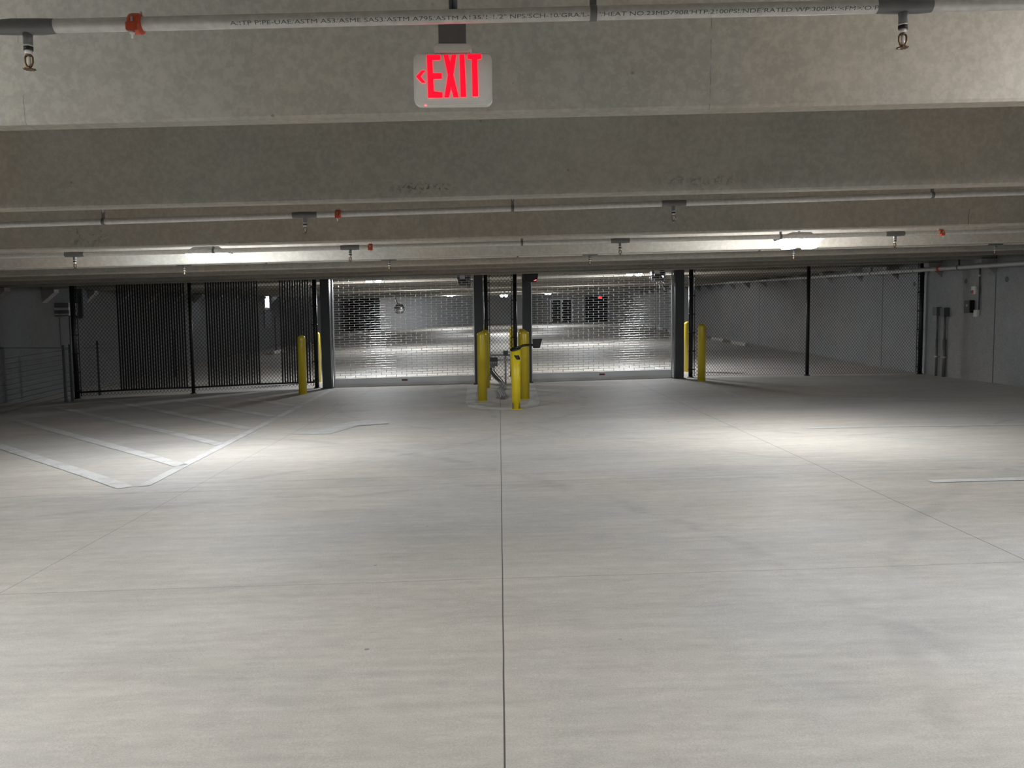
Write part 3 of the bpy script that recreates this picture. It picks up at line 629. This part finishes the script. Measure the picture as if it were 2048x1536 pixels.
# ------------------------------------------------------------------ lamps
def make_lamp(lens='lens'):
    t = thing('ceiling_lamp', None, 'lamp', (0, 0, 0), 'garage ceiling lamps')     # origin: bottom of the lens
    def frus(z0, a0, z1, a1, b0=None, b1=None):
        b0, b1 = b0 or a0, b1 or a1
        return [(-a0, -b0, z0), (a0, -b0, z0), (a0, b0, z0), (-a0, b0, z0), (-a1, -b1, z1), (a1, -b1, z1), (a1, b1, z1), (-a1, b1, z1)], [(0, 3, 2, 1), (4, 5, 6, 7), (0, 1, 5, 4), (1, 2, 6, 5), (2, 3, 7, 6), (3, 0, 4, 7)]
    for s_ in (-1, 1):
        m = MB(); v, f = frus(-.045, .05, .05, .088, .085, .13); m.add([(x+s_*.115, y, z) for x, y, z in v], f); m.build('lens', lens, t, fix=True)
    m = MB(); m.add(*frus(.05, .225, .075, .235, .16, .165)); m.add(*frus(.075, .16, .13, .10, .13, .09)); m.build('housing', 'lampbody', t)
    MB().box(-.004, .004, -.12, .12, -.01, .05).build('divider', 'lampbody', t)
    return t
L0, L1, L2 = make_lamp(), make_lamp('lensfar'), make_lamp('lensdim')
lamps = [(-3.22, 9.3, 2.155, 'lit lamp under the ceiling above the slatted fence side of the floor'), (3.36, 9.3, 2.235, 'lit lamp under the ceiling above the slat-free fence side of the floor'),
         (-3.15, 21.0, 2.46, 'lit lamp just behind the grille next to the slatted fence'), (3.42, 21.0, 2.555, 'lit lamp just behind the card reader grille'),
         (-3.27, 33.0, 2.80, 'smaller lit lamp farther behind the grille next to the slatted fence'), (3.3, 33.0, 2.86, 'farther lit lamp down the aisle behind the card reader grille'),
         (.27, 45.0, 2.73, 'distant lit lamp seen through the narrow fence panel'),
         (-4.1, 3.1, 2.49, None), (3.9, 3.1, 2.60, None), (-3.3, 1.3, 2.60, None), (3.3, 1.3, 2.70, None), (-3.3, -2.7, 2.62, None), (3.3, -2.7, 2.72, None), (-3.3, 56, 3.1, None), (3.3, 56, 3.15, None)]
for i, (x, y, z, lab) in enumerate(lamps):
    src = L1 if y > 20 else L2 if y < 2 else L0
    o = src if not src.get('label') else copy_tree(src)
    o.location = (x, y, z); o['label'] = lab or 'lamp outside the view lighting the floor near the viewer' if y < 10 else lab or 'lamp at the far end of the aisle'
    MB().tube([(x, y, z+.125), (x, y, zc(x, y)+SLAB-.003)], .012, 10).build('stem', 'zinc', o)
# ------------------------------------------------------------------ things on the walls
def wallbox(name, lab, cat, x, y, z, dx, dy, dz, mat, parts=()):
    t = thing(name, lab, cat, (x, y, z)); s_ = 1 if x > 0 else -1
    MB().box(min(x, x-s_*dx), max(x, x-s_*dx), y-dy/2, y+dy/2, z-dz/2, z+dz/2).build('housing', mat, t, .004)
    for nm, m_, (yo, zo, wy, wz, th) in parts:
        xf = x-s_*dx; MB().box(min(xf, xf-s_*th), max(xf, xf-s_*th), y+yo-wy/2, y+yo+wy/2, z+zo-wz/2, z+zo+wz/2).build(nm, m_, t)
        b_ = 0
    return t
a = thing('fire_alarm', 'white horn strobe box with red corner on the concrete wall', 'alarm', (XR, 16.82, 1.93))
MB().box(XR-.09, XR, 16.74, 16.90, 1.85, 2.01).build('housing', 'plastic', a, .006)
MB().box(XR-.098, XR-.088, 16.81, 16.895, 1.86, 1.93).build('red_panel', 'redbox', a); MB().box(XR-.085, XR-.02, 16.732, 16.741, 1.86, 1.93).build('side_grille', 'plastic', a)
MB().box(XR-.06, XR-.01, 16.725, 16.74, 1.94, 2.0).build('strobe_lens', 'bulb', a)
b_ = thing('key_box', 'black handled box below the fire alarm on the concrete wall', 'box', (XR, 17.0, 1.58))
MB().box(XR-.10, XR, 16.90, 17.12, 1.47, 1.73).build('housing', 'blackp', b_, .006); MB().tube([(XR-.11, 16.88, 1.70), (XR-.13, 16.85, 1.70), (XR-.13, 16.85, 1.52), (XR-.11, 16.88, 1.52)], .012, 8).build('handle', 'blackp', b_)
MB().box(XR-.104, XR-.099, 16.98, 17.04, 1.6, 1.65).build('nameplate', 'grey', b_)
c_ = thing('pull_station', 'small white wall box under the black handled box', 'box', (XR, 16.78, 1.46))
MB().box(XR-.06, XR, 16.72, 16.84, 1.39, 1.53).build('housing', 'plastic', c_, .004); MB().box(XR-.065, XR-.059, 16.75, 16.81, 1.42, 1.5).build('cover', 'teflon', c_)
d_ = thing('wall_conduit', 'thin conduit dropping from the wall pipe to the small white box', 'conduit', (XR, 16.74, 2.0))
MB().tube([(XR-.03, 16.70, 2.37), (XR-.03, 16.70, 1.53)], .014, 8).build('tube', 'dgrey', d_); MB().box(XR-.05, XR, 16.68, 16.72, 2.2, 2.24).build('clamp', 'zinc', d_)
for i, (y, z1, lab) in enumerate(((18.24, 1.44, 'grey riser conduit next to the end post of the slat-free fence'), (17.93, 1.42, 'thicker grey riser conduit with a box on top near the end post'))):
    t = thing('riser_conduit', lab, 'conduit', (XR, y, .1), 'riser conduits on the wall')
    MB().tube([(XR-.05, y, zf(XR, y)-.01), (XR-.05, y, .9)], .036 if i else .026, 12).build('lower_sleeve', 'weld', t); MB().tube([(XR-.05, y, .88), (XR-.05, y, z1)], .022, 12).build('tube', 'weld', t)
    MB().box(XR-.12, XR, y-.09, y+.09, z1-.02, z1+.17).build('junction_box', 'dgrey' if i else 'weld', t, .005)
    MB().box(XR-.08, XR, y-.05, y+.05, .5, .53).build('clamp', 'zinc', t)
# silver box on the left wall
t = thing('utility_box', 'silver ribbed metal box high on the dark wall beside the slatted fence', 'box', (XL, 21.0, 1.86))
MB().box(XL, XL+.34, 20.75, 21.2, 1.66, 1.98).build('housing', 'grey', t, .006); MB().box(XL, XL+.36, 20.72, 20.75, 1.80, 1.86).build('upper_rib', 'teflon', t); MB().box(XL, XL+.36, 20.72, 20.75, 1.68, 1.71).build('lower_rib', 'teflon', t)
MB().tube([(XL+.25, 20.95, 1.67), (XL+.25, 20.95, -.3)], .02, 8).build('conduit', 'weld', t)
t = thing('wall_panel_box', 'long dark grey box behind the end post of the slatted fence', 'box', (XL, 21.9, 2.0))
MB().box(XL, XL+.18, 21.75, 22.05, 1.60, 2.36).build('housing', 'dgrey', t, .005); MB().box(XL+.18, XL+.19, 21.78, 22.02, 1.63, 2.33).build('door', 'dgrey', t)
# ------------------------------------------------------------------ cable railings on the left
def railing(posts, y0, y1, lab, x=-9.35):
    t = thing('cable_railing', lab, 'railing', (x, (y0+y1)/2, zf(x, y0)), 'cable railings'); zb = lambda y: -.235+.040*(y-15.5)
    for y in posts:
        MB().box(x-.025, x+.025, y-.02, y+.02, min(zf(x, y), zb(y))-.03, zb(y)+1.14).build('post', 'dgrey', t); 
    for k in range(11):
        MB().tube([(x, y0, zb(y0)+.03+k*.1), (x, y1, zb(y1)+.03+k*.1)], .006, 6).build('cable', 'weld', t)
railing((4.2, 6.9, 9.6, 12.3, 15.0, 17.9, 18.17), 4.2, 18.17, 'grey cable railing along the dark wall before the slatted fence')
railing((19.42, 24.0), 18.98, 24.0, 'grey cable railing continuing behind the slatted fence')
railing((27.0, 30.8, 34.8, 38.6), 27, 38.6, 'far cable railing seen through the slatted fence gap')
# ------------------------------------------------------------------ wheel stops
def make_stop():
    t = thing('wheel_stop', '', 'wheel stop', (0, 0, 0), 'concrete wheel stops')
    m = MB(); L_ = .9; P = [(-.085, 0), (.085, 0), (.06, .13), (-.06, .13)]
    m.add([(x, -L_, z) for x, z in P]+[(x, L_, z) for x, z in P], [(0, 1, 2, 3), (7, 6, 5, 4), (0, 4, 5, 1), (1, 5, 6, 2), (2, 6, 7, 3), (3, 7, 4, 0)]); m.build('block', 'stop', t, .012)
    for s_ in (-1, 1): MB().lathe((0, s_*.6, .128), [(.016, 0), (.016, .006), (.004, .007)], 8).build('anchor_bolt', 'weld', t)
    return t
S0 = make_stop()
ORD = ('first', 'second', 'third', 'fourth', 'fifth', 'sixth', 'seventh', 'eighth', 'ninth')
stops = [(9.05, 31.05+3.06*i, 'concrete wheel stop, %s from the slat-free fence along its wall' % ORD[i]) for i in range(9)]+[(-9.2, 34.6+3.32*i, 'concrete wheel stop, %s from the slatted fence along its wall' % ORD[i]) for i in range(8)]
for i, (x, y, lab) in enumerate(stops):
    o = S0 if i == 0 else copy_tree(S0); o.location = (x, y, zf(x, y)+.006); o['label'] = lab; o.rotation_euler = (math.atan(.025), 0, 0)
# ------------------------------------------------------------------ mirror, far door
t = thing('convex_mirror', 'round convex traffic mirror before the far bluish wall', 'mirror', (-4.72, 39.4, 2.02))
m = MB(); prof = [(.22*math.sin(a), -.06*math.cos(a)) for a in [math.radians(9*k) for k in range(1, 11)]]
m.lathe((-4.72, 39.4, 2.02), prof, 28, 'y'); m.build('face', 'mirror', t)
m = MB(); m.lathe((-4.72, 39.4, 2.02), [(.22, -.01), (.245, -.01), (.245, .03), (.05, .06)], 28, 'y'); m.build('rim', 'blackp', t)
m = MB(); m.tube([(-4.72, 39.45, 2.05), (-4.9, 39.6, 2.5), (-5.0, 39.7, zc(-5, 39.7)+.35), (-5.0, 39.7, zc(-5, 39.7)+SLAB-.003)], .02, 8); m.build('mounting_arm', 'weld', t)
YW = YF
def fbox(x0, x1, z0, z1, y0=.0, y1=.06): return MB().box(x0, x1, YW-y1, YW-y0, z0, z1)
z0 = 1.23
t = tag(bpy.data.objects.new('door_1', None), 'glazed far doorway with pale frame', None, None, 'structure'); COL.objects.link(t); t.location = (5, YW, z0)
for x in (4.0, 4.82, 5.65): fbox(x-.05, x+.05, z0, z0+1.75, 0, .08).build('door_frame', 'barwhite', t)
fbox(3.95, 5.70, z0+1.70, z0+1.78, 0, .08).build('door_frame', 'barwhite', t)
for a_, c2 in ((4.05, 4.77), (4.87, 5.60)): fbox(a_, c2, z0, z0+1.70, .0, .03).build('door_pane', 'doordark', t)
t = fbox(6.7, 8.4, z0-.05, z0+2.0, 0, .02).build('door_2', 'doordark'); tag(t, 'black opening in the far wall', None, None, 'structure')
